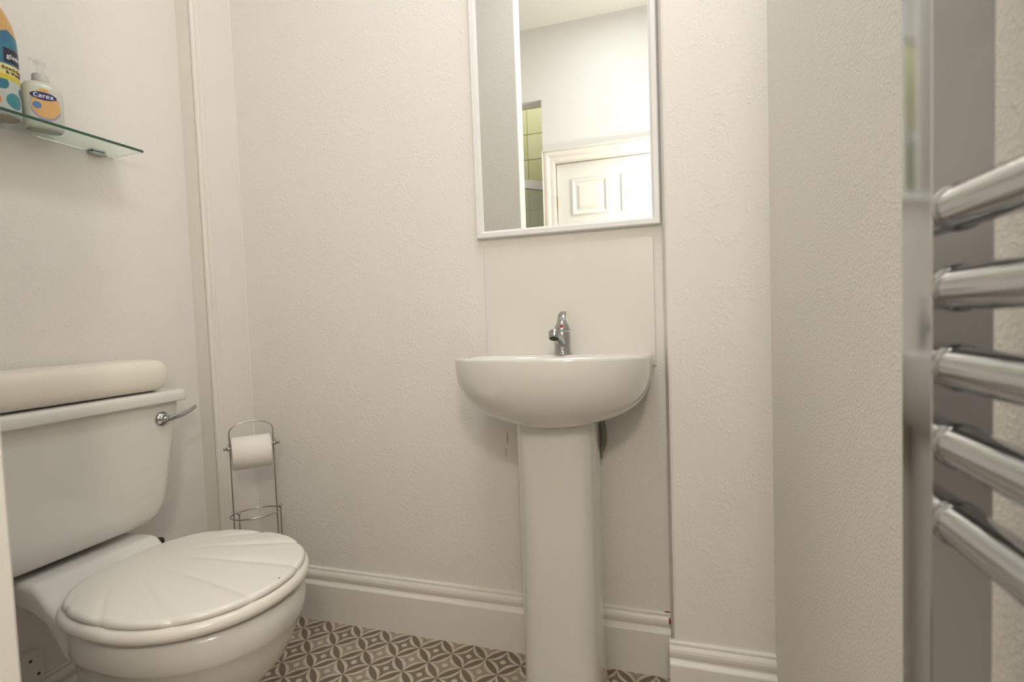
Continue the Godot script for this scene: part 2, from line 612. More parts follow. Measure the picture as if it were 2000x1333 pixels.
# a thin ragged flake lying on a surface
func rag(mb: MB, c: Vector3, a: Vector3, b: Vector3, ra: float, rb: float, sd: int) -> void:
	var rng := RandomNumberGenerator.new()
	rng.seed = sd
	var lo := PackedVector3Array()
	var hi := PackedVector3Array()
	var n := a.cross(b).normalized() * 0.0003
	for i in 12:
		var t := TAU * i / 12
		var k := rng.randf_range(0.55, 1.0)
		lo.append(c + a * ra * k * cos(t) + b * rb * k * sin(t) - n)
		hi.append(c + a * ra * k * cos(t) + b * rb * k * sin(t) + n)
	mb.loft([lo, hi], true, true, -1)

# ---------------------------------------------------------------- toilet
func oval(cx: float, cz: float, af: float, ab: float, b: float, y: float, n := 96, nb := 2.7, nf := 2.05) -> PackedVector3Array:
	var r := PackedVector3Array()
	for i in n:
		var t := TAU * i / n
		var e := nf if cos(t) >= 0.0 else nb
		var x := signf(cos(t)) * pow(absf(cos(t)), 2.0 / e)
		var z := signf(sin(t)) * pow(absf(sin(t)), 2.0 / e)
		r.append(Vector3(cx + x * (af if cos(t) >= 0.0 else ab), y, cz + z * b))
	return r

func rrect(x0: float, x1: float, z0: float, z1: float, y: float, r: float, k := 10) -> PackedVector3Array:
	var out := PackedVector3Array()
	var c := [Vector2(x1 - r, z1 - r), Vector2(x0 + r, z1 - r), Vector2(x0 + r, z0 + r), Vector2(x1 - r, z0 + r)]
	for q in 4:
		for i in k + 1:
			var t := PI / 2 * (q + float(i) / k)
			out.append(Vector3(c[q].x + r * cos(t), y, c[q].y + r * sin(t)))
	return out

func toilet() -> void:
	var cz := -0.785
	var t := thing("toilet", "white close-coupled toilet with a scallop shell lid and chrome flush lever", "toilet", Vector3(-1.05, 0, cz))
	# pan
	var mb := MB.new()
	mb.loft([
		oval(-1.07, cz, 0.20, 0.19, 0.108, 0.0), oval(-1.07, cz, 0.205, 0.195, 0.112, 0.012), oval(-1.07, cz, 0.198, 0.19, 0.104, 0.03),
		oval(-1.06, cz, 0.185, 0.18, 0.096, 0.10), oval(-1.045, cz, 0.195, 0.17, 0.104, 0.16), oval(-1.02, cz, 0.215, 0.16, 0.128, 0.22),
		oval(-0.985, cz, 0.226, 0.17, 0.152, 0.27), oval(-0.955, cz, 0.214, 0.19, 0.167, 0.31), oval(-0.945, cz, 0.211, 0.195, 0.173, 0.333),
		oval(-0.945, cz, 0.2155, 0.199, 0.1775, 0.339), oval(-0.945, cz, 0.2185, 0.20, 0.1815, 0.346), oval(-0.94, cz, 0.216, 0.20, 0.183, 0.37), oval(-0.94, cz, 0.214, 0.20, 0.182, 0.388),
		oval(-0.94, cz, 0.209, 0.196, 0.177, 0.397), oval(-0.94, cz, 0.20, 0.19, 0.168, 0.40), oval(-0.94, cz, 0.165, 0.15, 0.135, 0.40),
		oval(-0.94, cz, 0.155, 0.14, 0.125, 0.39), oval(-0.94, cz, 0.14, 0.13, 0.11, 0.30), oval(-0.96, cz, 0.09, 0.09, 0.07, 0.20)], true, true)
	# rear shelf that carries the cistern
	var rings := []
	var zc := cz + 0.022
	for q in [[-1.345, 0.10, 0.405, 0.444], [-1.335, 0.118, 0.40, 0.450], [-1.19, 0.126, 0.395, 0.450], [-1.175, 0.126, 0.39, 0.447], [-1.14, 0.126, 0.37, 0.415], [-1.12, 0.128, 0.35, 0.403], [-1.09, 0.130, 0.32, 0.398], [-1.00, 0.12, 0.29, 0.395]]:
		var r := PackedVector3Array()
		for s in rrect(q[2], q[3], zc - q[1], zc + q[1], 0.0, 0.012, 4):
			r.append(Vector3(q[0], s.x, s.z))
		rings.append(r)
	mb.loft(rings)
	var pan := obj(mb, "pan", M["porcelain"], t)
	# seat ring
	mb = MB.new()
	var sr := []
	for q in [[0.0, 0.4045], [0.006, 0.4035], [0.0105, 0.407], [0.0125, 0.414], [0.0105, 0.4215], [0.005, 0.4265], [-0.004, 0.4275], [-0.06, 0.4275], [-0.066, 0.422], [-0.066, 0.408], [-0.06, 0.4045], [0.0, 0.4045]]:
		sr.append(oval(-0.934, cz, 0.203 + q[0], 0.203 + q[0], 0.186 + q[0], q[1] + 0.0035))
	mb.loft(sr, false, false)
	var seat := obj(mb, "seat", M["seat ring plastic"], t)
	for b in [[-0.815, -0.65], [-0.815, -0.92], [-1.05, -0.65], [-1.05, -0.92]]:
		mb = MB.new()
		mb.lathe(Vector3(b[0], 0.3995, b[1]), Vector3.UP, PackedVector2Array([Vector2(0.008, 0), Vector2(0.0085, 0.002), Vector2(0.0085, 0.010)]), 14)
		obj(mb, "bumper", M["seat ring plastic"], seat)
	# lid: ribs fan out from the hinge like a shell
	mb = MB.new()
	var hinge := Vector2(-1.16, cz)
	var lr := []
	var n := 420
	var base := oval(0, 0, 1.0, 1.0, 1.0, 0.0, n, 2.7, 2.1)
	var levels := []
	for i in 56: levels.append([0.96 * pow(i / 55.0, 0.8), 0.0])
	levels.append_array([[0.975, -0.0009], [0.99, -0.003], [1.0, -0.0065], [0.995, -0.011], [0.98, -0.0135], [0.9, -0.0135], [0.0, -0.0135]])
	for q in levels:
		var r := PackedVector3Array()
		for i in n:
			var d := base[i]
			var rim := Vector2(-0.934 + d.x * 0.206, cz + d.z * 0.189)
			var at := Vector2(-0.934, cz).lerp(rim, q[0])
			var psi := (rim - hinge).angle()
			if q[0] < 0.99: psi = (at - hinge).angle()
			var lobe := absf(cos(psi * 11.0))
			var rib := 1.0 - pow(1.0 - lobe, 3.0)
			var front := smoothstep(0.13, 0.30, (at - hinge).length())
			at = Vector2(-0.934, cz).lerp(rim, q[0] * (1.0 - 0.024 * (1.0 - rib) * smoothstep(0.6, 1.0, q[0]) * front))
			var f := float(q[0])
			var y: float = 0.4445 + 0.0070 * (1.0 - pow(f, 2.2)) + q[1]
			if q[1] > -0.012: y -= 0.0036 * (1.0 - rib) * front
			r.append(Vector3(at.x, y, at.y))
		lr.append(r)
	mb.loft(lr, false, false)
	var lid := obj(mb, "lid", M["seat plastic"], t)
	mb = MB.new()
	rag(mb, Vector3(-0.7345, 0.4437, -0.789), Vector3(0, 0, 1), Vector3(0.75, -0.66, 0).normalized(), 0.0042, 0.0042, 9)
	obj(mb, "paint_chip", M["chip"], lid)
	for s in [-1, 1]:
		mb = MB.new()
		mb.lathe(Vector3(-1.128, 0.402, cz + s * 0.075), Vector3.UP, PackedVector2Array([Vector2(0.013, 0), Vector2(0.013, 0.02), Vector2(0.009, 0.026)]), 16)
		obj(mb, "hinge", M["seat ring plastic"], seat)
	# cistern
	var tz := -0.763
	mb = MB.new()
	var cr := []
	for q in [[0.462, 0.138, 0.03, 0.02], [0.4635, 0.150, 0.012, 0.03], [0.470, 0.170, 0.004, 0.036], [0.484, 0.186, 0.0, 0.038], [0.505, 0.195, -0.002, 0.036], [0.53, 0.1995, -0.004, 0.034], [0.60, 0.209, -0.006, 0.03], [0.70, 0.224, -0.010, 0.028], [0.757, 0.2335, -0.012, 0.026]]:
		cr.append(rrect(XL + 0.012, -1.214 - q[2], tz - q[1], tz + q[1], q[0], q[3]))
	mb.loft(cr)
	var tank := obj(mb, "cistern", M["porcelain"], t)
	mb = MB.new()
	var cl := []
	for q in [[0.7545, 0.006], [0.7555, 0.001], [0.759, 0.0], [0.774, 0.0], [0.780, 0.002], [0.7825, 0.007], [0.783, 0.015]]:
		cl.append(rrect(XL + 0.006 + q[1], -1.184 - q[1], tz - 0.241 + q[1], tz + 0.241 - q[1], q[0], 0.022))
	mb.loft(cl)
	obj(mb, "cistern_lid", M["porcelain"], t)
	# flush lever
	var hub := Vector3(-1.205, 0.716, -0.938)
	mb = MB.new()
	mb.lathe(hub, Vector3.RIGHT, PackedVector2Array([Vector2(0.017, -0.002), Vector2(0.0175, 0.004), Vector2(0.0155, 0.008), Vector2(0.010, 0.0105), Vector2(0.0075, 0.013), Vector2(0.0065, 0.019), Vector2(0.002, 0.0205)]), 28)
	var rose := obj(mb, "lever_rose", M["chrome"], t)
	mb = MB.new()
	var path := smooth(PackedVector3Array([hub + Vector3(0.013, -0.002, 0.004), hub + Vector3(0.019, 0.0, -0.014), hub + Vector3(0.022, 0.004, -0.040), hub + Vector3(0.020, 0.011, -0.066), hub + Vector3(0.016, 0.017, -0.084)]), 6)
	var ar := []
	for i in path.size():
		var f := float(i) / (path.size() - 1)
		var hw := 0.0052 + 0.0012 * sin(PI * f)
		var th := lerpf(0.004, 0.0022, f)
		var d := (path[mini(i + 1, path.size() - 1)] - path[maxi(i - 1, 0)]).normalized()
		var s := d.cross(Vector3.UP).normalized()
		var u := s.cross(d)
		var ring := PackedVector3Array()
		for k in 12:
			var a := TAU * k / 12
			ring.append(path[i] + s * cos(a) * th + u * sin(a) * hw)
		ar.append(ring)
	mb.loft(ar)
	obj(mb, "lever_arm", M["chrome"], rose)
	# dark nuts of the coupling bracket under the cistern
	for q in [[-0.650, 0.413, 0.441, 0.005], [-0.901, 0.413, 0.431, 0.012]]:
		mb = MB.new()
		mb.box(Vector3(-1.203, q[1], q[0] - q[3]), Vector3(-1.185, q[2], q[0] + q[3]), 0.003)
		var o := obj(mb, "wing_nut", M["black rubber"], t)
		o.set_meta("label", "black wing nut under the cistern")

# ---------------------------------------------------------------- basin
const BX := -0.263
const RIM := 0.832

func d_plan(w: float, back: float, side: float, front: float, y: float, tilt: float, n := 64, e := 2.25) -> PackedVector3Array:
	# flat at the wall, straight for `side`, then a bow out to `front`
	var r := PackedVector3Array()
	var nb := 12
	var ns := 5
	for i in nb: r.append(Vector3(BX - w * 0.985 + 2 * w * 0.985 * i / nb, y, back))
	for i in ns: r.append(Vector3(BX + w * lerpf(0.985, 1.0, float(i) / ns), y, lerpf(back, side, float(i) / ns)))
	for i in n + 1:
		var t := PI * i / n
		r.append(Vector3(BX + w * signf(cos(t)) * pow(absf(cos(t)), 2.0 / e), y, side + (front - side) * pow(sin(t), 2.0 / e)))
	for i in range(1, ns): r.append(Vector3(BX - w * lerpf(1.0, 0.985, float(i) / ns), y, lerpf(side, back, float(i) / ns)))
	for i in r.size(): r[i].y += tilt * (r[i].z - ZB)
	return r

func bowl_plan(a: float, bf: float, bb: float, zc: float, y: float, tilt: float, like: PackedVector3Array) -> PackedVector3Array:
	var r := PackedVector3Array()
	for q in like:
		var d := Vector2((q.x - BX) / 0.225, (q.z - (ZB + 0.20)) / 0.19).normalized()
		var b := bf if d.y > 0 else bb
		r.append(Vector3(BX + d.x * a, y + tilt * (zc + d.y * b - ZB), zc + d.y * b))
	return r

func washbasin() -> void:
	var t := thing("pedestal_basin", "white ceramic washbasin with a rounded front on a tall pedestal", "washbasin", Vector3(BX, 0, -1.2))
	var mb := MB.new()
	var back := ZB + 0.0065
	var k := 0.055
	var rings := []
	# outside, from the pedestal upwards
	var hgt := 0.150
	for i in 17:
		var f := float(i) / 16.0
		var a := lerpf(0.12, PI / 2, f)
		var s := pow(sin(a), 2.0 / 2.5)
		var y := RIM - 0.008 - (hgt - 0.008) * pow(cos(a), 2.0 / 2.8)
		var w := 0.2215 * pow(sin(a), 2.0 / 2.8)
		var depth := 0.372 * lerpf(0.58, 1.0, pow(sin(a), 2.0 / 2.2))
		rings.append(d_plan(w, back, back + 0.19 * lerpf(0.55, 1.0, s), back + depth, y, k * s))
	var topr: PackedVector3Array = rings[rings.size() - 1]
	for q in [[0.0005, 0.004], [0.003, 0.0012], [0.007, 0.0], [0.014, 0.0]]:
		rings.append(d_plan(0.2215 - q[0], back, back + 0.19, back + 0.372 - q[0], RIM - q[1], k))
	for q in [[0.196, 0.168, 0.110, -0.001], [0.190, 0.162, 0.104, -0.006], [0.180, 0.152, 0.094, -0.03], [0.160, 0.135, 0.08, -0.07], [0.12, 0.10, 0.06, -0.10], [0.05, 0.045, 0.03, -0.115]]:
		rings.append(bowl_plan(q[0], q[1], q[2], back + 0.19, RIM + q[3], k, topr))
	mb.loft(rings, true, true)
	obj(mb, "bowl", M["porcelain"], t)
	# pedestal
	mb = MB.new()
	var pr := []
	for q in [[0.0, 0.100, 0.252], [0.02, 0.101, 0.253], [0.045, 0.095, 0.244], [0.08, 0.0925, 0.240], [0.30, 0.092, 0.239], [0.50, 0.092, 0.239], [0.66, 0.0925, 0.240], [0.71, 0.093, 0.241]]:
		pr.append(d_plan(q[1], ZB + 0.10, ZB + 0.14, ZB + q[2], q[0], 0.0, 40, 3.4))
	mb.loft(pr)
	obj(mb, "pedestal", M["porcelain"], t)
	# waste hose behind the pedestal
	mb = MB.new()
	mb.tube(smooth(PackedVector3Array([Vector3(BX + 0.05, 0.73, ZB + 0.075), Vector3(BX + 0.086, 0.675, ZB + 0.07), Vector3(BX + 0.094, 0.635, ZB + 0.066), Vector3(BX + 0.088, 0.60, ZB + 0.06), Vector3(BX + 0.06, 0.555, ZB + 0.045), Vector3(BX + 0.05, 0.53, ZB + 0.005)]), 8), 0.011, 14)
	mb.ball(Vector3(BX + 0.086, 0.575, ZB + 0.055), 0.006)
	var h := obj(mb, "waste_hose", M["grey hose"], t)
	h.set_meta("label", "grey hose behind the pedestal")
	# splashback
	mb = MB.new()
	mb.box(Vector3(-0.488, 0.80, ZB), Vector3(-0.038, 1.124, ZB + 0.006), 0.0012)
	tag(obj(mb, "splashback", M["splashback"], null, Vector3(BX, 0.80, ZB)), "plain glossy off-white splashback panel on the wall behind the basin tap", "splashback")

func tap() -> void:
	var b := Vector3(BX, RIM + 0.0056, ZB + 0.066)
	var t := thing("basin_tap", "small chrome mixer tap with a short spout at the back of the basin", "tap", b)
	var mb := MB.new()
	mb.lathe(b, Vector3.UP, PackedVector2Array([Vector2(0.0225, 0), Vector2(0.0225, 0.003), Vector2(0.021, 0.005), Vector2(0.0205, 0.008), Vector2(0.0205, 0.054), Vector2(0.020, 0.056)]), 32)
	var body := obj(mb, "tap_body", M["chrome"], t)
	# cap with its flat lever
	mb = MB.new()
	mb.lathe(b, Vector3.UP, PackedVector2Array([Vector2(0.0195, 0.0575), Vector2(0.0205, 0.0585), Vector2(0.0205, 0.062), Vector2(0.0185, 0.069), Vector2(0.0145, 0.077), Vector2(0.0115, 0.084), Vector2(0.008, 0.086)]), 32)
	var cap := obj(mb, "tap_cap", M["chrome"], t)
	mb = MB.new()
	var rings := []
	for q in [[0.080, 0.008, 0.0098, 0.0055], [0.086, 0.006, 0.0098, 0.0075], [0.095, -0.002, 0.0096, 0.0085], [0.1, -0.012, 0.0092, 0.0075], [0.104, -0.020, 0.0088, 0.004], [0.105, -0.022, 0.006, 0.002]]:
		var r := PackedVector3Array()
		for i in 16:
			var a := TAU * i / 16
			var e := 0.6
			r.append(b + Vector3(q[2] * signf(cos(a)) * pow(absf(cos(a)), e), q[0] + q[3] * signf(sin(a)) * pow(absf(sin(a)), e), q[1]))
		rings.append(r)
	mb.loft(rings)
	obj(mb, "lever", M["chrome"], cap)
	mb = MB.new()
	mb.lathe(b + Vector3(0.002, 0.070, 0.0175), Vector3(0, 0.45, 0.9), PackedVector2Array([Vector2(0.004, -0.001), Vector2(0.004, 0.0014), Vector2(0.002, 0.002)]), 12)
	obj(mb, "hot_mark", M["red mark"], cap).set_meta("label", "red temperature mark")
	# spout
	mb = MB.new()
	rings = []
	for q in [[0.028, 0.008, 0.013, 0.016], [0.034, 0.024, 0.0125, 0.0135], [0.042, 0.045, 0.0118, 0.0115], [0.050, 0.068, 0.0114, 0.0105], [0.055, 0.088, 0.0114, 0.010], [0.056, 0.101, 0.008, 0.006]]:
		var r := PackedVector3Array()
		for i in 20:
			var a := TAU * i / 20
			r.append(b + Vector3(q[2] * cos(a), q[0] + q[3] * sin(a), q[1]))
		rings.append(r)
	mb.loft(rings)
	var sp := obj(mb, "spout", M["chrome"], t)
	mb = MB.new()
	mb.lathe(b + Vector3(0, 0.060, 0.086), Vector3(0, -0.86, 0.5), PackedVector2Array([Vector2(0.012, 0), Vector2(0.0142, 0.003), Vector2(0.0142, 0.009), Vector2(0.0128, 0.010), Vector2(0.0134, 0.011), Vector2(0.0134, 0.019), Vector2(0.0115, 0.0195)]), 24)
	obj(mb, "nozzle", M["chrome"], sp)
	mb = MB.new()
	mb.lathe(b + Vector3(0, 0.060, 0.086), Vector3(0, -0.86, 0.5), PackedVector2Array([Vector2(0.0112, 0.018), Vector2(0.0112, 0.0202)]), 20)
	obj(mb, "aerator", M["aerator"], sp)

# ---------------------------------------------------------------- mirror
func mirror() -> void:
	var x0 := -0.5015
	var x1 := -0.0200
	var y0 := 1.152
	var y1 := 1.93
	var zf := ZB + 0.022
	var t := thing("wall_mirror", "tall mirror in a slim pale frame above the basin", "mirror", Vector3((x0 + x1) / 2, y0, ZB))
	var mb := MB.new()
	mb.box(Vector3(x0 + 0.012, y0 + 0.012, ZB + 0.002), Vector3(x1 - 0.012, y1 - 0.012, ZB + 0.0125))
	obj(mb, "mirror_glass", M["mirror glass"], t)
	var wd := 0.019
	# moulded rails, mitred: (inwards, forwards) section
	var sec := [Vector2(0, ZB), Vector2(0, zf - 0.002), Vector2(0.002, zf), Vector2(wd - 0.006, zf), Vector2(wd - 0.0045, zf - 0.003), Vector2(wd, ZB + 0.0145), Vector2(wd, ZB + 0.0126), Vector2(0.006, ZB)]
	var cs := [Vector2(x0, y0), Vector2(x1, y0), Vector2(x1, y1), Vector2(x0, y1)]
	var inn := [Vector2(1, 1), Vector2(-1, 1), Vector2(-1, -1), Vector2(1, -1)]
	for i in 4:
		var k := (i + 1) % 4
		var r0 := PackedVector3Array()
		var r1 := PackedVector3Array()
		for q in sec:
			var s: float = q.x * (1.3 if i == 0 else 1.0)
			var a: Vector2 = cs[i] + Vector2(inn[i].x * (q.x if i != 0 or true else s), inn[i].y * q.x)
			var b: Vector2 = cs[k] + inn[k] * q.x
			r0.append(Vector3(a.x, a.y, q.y))
			r1.append(Vector3(b.x, b.y, q.y))
		mb = MB.new()
		mb.loft([r0, r1], true, true, -1)
		obj(mb, "frame_rail", M["mirror frame"], t)

# ---------------------------------------------------------------- towel radiator
func radiator() -> void:
	var t := thing("towel_radiator", "chrome ladder towel radiator on the rough cream wall", "radiator", Vector3(0.155, 0.30, -0.13))
	var za := -0.367
	var zn := 0.10
	for z in [za, zn]:
		var mb := MB.new()
		# flat tube whose room side bows out by a hair
		var lo := PackedVector3Array()
		for i in 13:
			var f := i / 6.0 - 1.0
			lo.append(Vector3(0.1405 + 0.0003 * f * f, 0.30, z + 0.0187 * f))
		lo.append_array([Vector3(0.1416, 0.30, z + 0.0195), Vector3(0.1690, 0.30, z + 0.0195), Vector3(0.170, 0.30, z + 0.0185), Vector3(0.170, 0.30, z - 0.0185), Vector3(0.1690, 0.30, z - 0.0195), Vector3(0.1416, 0.30, z - 0.0195)])
		var start := mb.p.size()
		for i in lo.size():
			var a := lo[i]
			var b := lo[(i + 1) % lo.size()]
			var g := 1 if i < 12 else -1
			mb.tri(a, b, b + Vector3.UP * 1.3, g)
			mb.tri(a, b + Vector3.UP * 1.3, a + Vector3.UP * 1.3, g)
		var hi := PackedVector3Array()
		for q in lo: hi.append(q + Vector3.UP * 1.3)
		mb.fan(lo, -1, true)
		mb.fan(hi, -1, false)
		mb.orient(start)
		obj(mb, "upright", M["chrome"], t)
		for y in [0.42, 1.48]:
			mb = MB.new()
			mb.lathe(Vector3(0.168, y, z), Vector3.RIGHT, PackedVector2Array([Vector2(0.008, 0), Vector2(0.008, 0.026), Vector2(0.016, 0.028), Vector2(0.016, XR - 0.168)]), 20)
			obj(mb, "wall_bracket", M["chrome"], t)
	var rows := []
	for i in 5: rows.append(0.806 + i * 0.0447)
	for i in 4: rows.append(0.40 + i * 0.0447)
	for i in 5: rows.append(1.30 + i * 0.0447)
	for y in rows:
		var mb := MB.new()
		mb.tube(PackedVector3Array([Vector3(0.1540, y, za + 0.015), Vector3(0.1540, y, zn - 0.015)]), 0.0122, 28)
		var rail := obj(mb, "rail", M["chrome"], t)
		for s in [-1, 1]:
			mb = MB.new()
			mb.lathe(Vector3(0.1540, y, za + 0.0190 if s < 0 else zn - 0.0190), Vector3(0, 0, -s), PackedVector2Array([Vector2(0.0128, 0), Vector2(0.0134, 0.001), Vector2(0.0134, 0.0035), Vector2(0.0123, 0.0052)]), 28)
			obj(mb, "collar", M["chrome"], rail)

# ---------------------------------------------------------------- paper holder
func roll_holder() -> void:
	var c := Vector3(-1.178, 0, -1.188)
	var u := Vector3(0.67, 0, -0.742)
	var v := Vector3(0.742, 0, 0.67)
	var t := thing("toilet_roll_holder", "thin chrome wire stand for toilet rolls between the toilet and the wall", "roll holder", c)
	var hw := 0.057
	var mb := MB.new()
	var path := PackedVector3Array([c - u * hw])
	path.append(c - u * hw + Vector3.UP * 0.62)
	for q in arc(c + Vector3.UP * 0.632, u * hw, Vector3.UP * 0.028, PI, 0, 14): path.append(q)
	path.append(c + u * hw + Vector3.UP * 0.62)
	path.append(c + u * hw)
	mb.tube(path, 0.0021, 10)
	obj(mb, "hoop", M["chrome wire"], t)
	# arm that carries the roll
	mb = MB.new()
	var y := 0.590
	mb.tube(PackedVector3Array([c - u * 0.066 + Vector3(0, y, 0) + v * 0.012, c + u * 0.066 + Vector3(0, y, 0) + v * 0.012]), 0.0021, 10)
	for s in [-1, 1]:
		mb.ball(c + u * 0.069 * s + Vector3(0, y, 0) + v * 0.012, 0.0052)
		mb.tube(arc(c + u * (0.0625 * s) + Vector3(0, y, 0) + v * 0.004, v * 0.009, Vector3.UP * 0.009, 0, TAU * 0.95, 16), 0.0016, 8)
	obj(mb, "spindle", M["chrome wire"], t)
	for yy in [0.392, 0.012]:
		mb = MB.new()
		var ring := arc(c + Vector3(0, yy, 0) + v * 0.016, u * 0.067, v * 0.046, 0, TAU, 36)
		ring.remove_at(36)
		mb.tube(ring, 0.0021, 10, true)
		obj(mb, "ring", M["chrome wire"], t)
	for s in [-1, 1]:
		mb = MB.new()
		var f: Vector3 = c + u * (0.054 * s + 0.010) + v * 0.03
		mb.tube(PackedVector3Array([f, f + Vector3(0, 0.402, 0)]), 0.0021, 10)
		mb.ball(f + Vector3(0, 0.404, 0), 0.0046)
		obj(mb, "post", M["chrome wire"], t)
	# the roll hangs on the arm by its core
	var rc := c + Vector3(0, y - 0.0175, 0) + v * 0.012 - u * 0.003
	var r := thing("toilet_roll", "white toilet roll hanging on the chrome wire stand", "toilet roll", rc)
	mb = MB.new()
	mb.lathe(rc, u, PackedVector2Array([Vector2(0.0205, -0.0505), Vector2(0.045, -0.0505), Vector2(0.0465, -0.049), Vector2(0.0465, 0.049), Vector2(0.045, 0.0505), Vector2(0.0205, 0.0505), Vector2(0.0205, -0.0505)]), 48, false)
	obj(mb, "paper", M["tissue paper"], r)
	mb = MB.new()
	mb.lathe(rc, u, PackedVector2Array([Vector2(0.0196, -0.0503), Vector2(0.0204, -0.0503), Vector2(0.0204, 0.0503), Vector2(0.0196, 0.0503), Vector2(0.0196, -0.0503)]), 32, false)
	obj(mb, "core", M["card core"], r)

# ---------------------------------------------------------------- shelf and bottles
const SY := 1.389

func shelf() -> void:
	var t := thing("glass_shelf", "clear glass wall shelf with a green edge above the cistern", "shelf", Vector3(XL, SY, -0.69))
	var mb := MB.new()
	mb.box(Vector3(XL + 0.002, SY - 0.003, -0.990), Vector3(-1.2725, SY + 0.003, -0.39))
	obj(mb, "glass_pane", M["shelf glass"], t)
	mb = MB.new()
	mb.box(Vector3(-1.2725, SY - 0.003, -0.990), Vector3(-1.2705, SY + 0.003, -0.39), 0.0006)
	obj(mb, "front_edge", M["shelf glass edge"], t).set_meta("label", "dark green front edge of the glass")
	for z in [-0.945, -0.45]:
		mb = MB.new()
		mb.box(Vector3(XL, SY - 0.0105, z - 0.020), Vector3(XL + 0.020, SY - 0.0032, z + 0.020), 0.003)
		mb.box(Vector3(XL, SY + 0.0032, z - 0.018), Vector3(XL + 0.016, SY + 0.0075, z + 0.018), 0.002)
		obj(mb, "bracket", M["chrome"], t)
	spray_bottle()
	soap_bottle()

func spray_bottle() -> void:
	var b := Vector3(-1.327, SY + 0.003, -0.727)
	var t := thing("spray_bottle", "tall orange bottle with a teal and yellow floral wrapper on the glass shelf", "bottle", b)
	var prof := PackedVector2Array()
	for q in [[0.030, 0.0], [0.0345, 0.002], [0.0352, 0.006], [0.0352, 0.145], [0.0345, 0.160], [0.0325, 0.175], [0.029, 0.190], [0.024, 0.205], [0.018, 0.218], [0.013, 0.226], [0.012, 0.228]]:
		prof.append(Vector2(q[0], q[1]))
	# the printed wrapper, laid round the bottle
	var n := 256
	var im := Image.create(n, n, false, Image.FORMAT_RGB8)
	var spots := [[0.10, 0.10, 0.035, 0], [0.20, 0.055, 0.05, 1], [0.30, 0.12, 0.04, 0], [0.38, 0.05, 0.05, 2], [0.46, 0.13, 0.04, 1], [0.52, 0.07, 0.045, 0], [0.60, 0.14, 0.05, 2], [0.66, 0.05, 0.05, 0], [0.72, 0.13, 0.05, 1], [0.80, 0.06, 0.05, 0], [0.86, 0.14, 0.045, 2], [0.93, 0.05, 0.05, 1]]
	for y in n:
		for x in n:
			var u := float(x) / n
			var h := (1.0 - float(y) / n) * 0.228      # height on the bottle
			var col := rgb(206, 160, 96)
			if h < 0.172 - 0.01 * absf(sin(u * 14.0)): col = rgb(46, 122, 146).lerp(rgb(40, 100, 140), 0.5 + 0.5 * sin(u * 31.0 + h * 120.0))
			if h < 0.100: col = rgb(232, 216, 150)
			if h < 0.079: col = rgb(214, 196, 66)
			if h < 0.068:
				col = rgb(196, 200, 196)
				for s in spots:
					var d := Vector2((u - s[0]) * 0.221, h - s[1] * 0.5).length()
					if d < s[2] * 0.32: col = [rgb(48, 120, 144), rgb(60, 136, 150), rgb(218, 130, 60)][s[3]]
			im.set_pixel(x, y, col)
	var pm := mat("floral wrapper", Color.WHITE, 0.3)
	pm.albedo_texture = ImageTexture.create_from_image(im)
	var mb := MB.new()
	mb.lathe(b, Vector3.UP, prof, 48, true, 1)
	for i in mb.uv.size():
		mb.uv[i].y = 1.0 - (mb.p[i].y - b.y) / 0.228
	obj(mb, "body", pm, t)
	mb = MB.new()
	mb.lathe(b, Vector3.UP, PackedVector2Array([Vector2(0.0125, 0.226), Vector2(0.0135, 0.228), Vector2(0.0135, 0.244), Vector2(0.012, 0.246)]), 24)
	obj(mb, "cap", M["cap plastic"], t)
	# dark logo square and lettering bent round the wrapper; they face the camera's side
	var face := 0.42       # turn of the printed front, from +x towards -z
	var R := 0.0353
	var bend := func(x: float, y: float, h: float, lift: float) -> Vector3:
		var a := face + x / R
		return b + Vector3(cos(a) * (R + lift), h + y, -sin(a) * (R + lift))
	mb = MB.new()
	var r0 := []
	for i in 13:
		var x := lerpf(-0.0195, 0.0195, i / 12.0)
		r0.append(PackedVector3Array([bend.call(x, 0.0, 0.104, -0.0005), bend.call(x, 0.0, 0.133, -0.0005), bend.call(x, 0.0, 0.133, 0.0003), bend.call(x, 0.0, 0.104, 0.0003)]))
	mb.loft(r0, true, true, -1)
	var sq := obj(mb, "logo_panel", M["logo dark"], t)
	letters("glade", 0.0115, func(x: float, y: float, z: float) -> Vector3: return bend.call(x, y, 0.117, 0.0004 + z), "lettering", M["label white"], sq)
	letters("Beach Days", 0.0088, func(x: float, y: float, z: float) -> Vector3: return bend.call(x, y, 0.0915, 0.0002 + z), "lettering", M["label ink"], t)
	letters("& Waves", 0.0088, func(x: float, y: float, z: float) -> Vector3: return bend.call(x, y, 0.0835, 0.0002 + z), "lettering", M["label ink"], t)

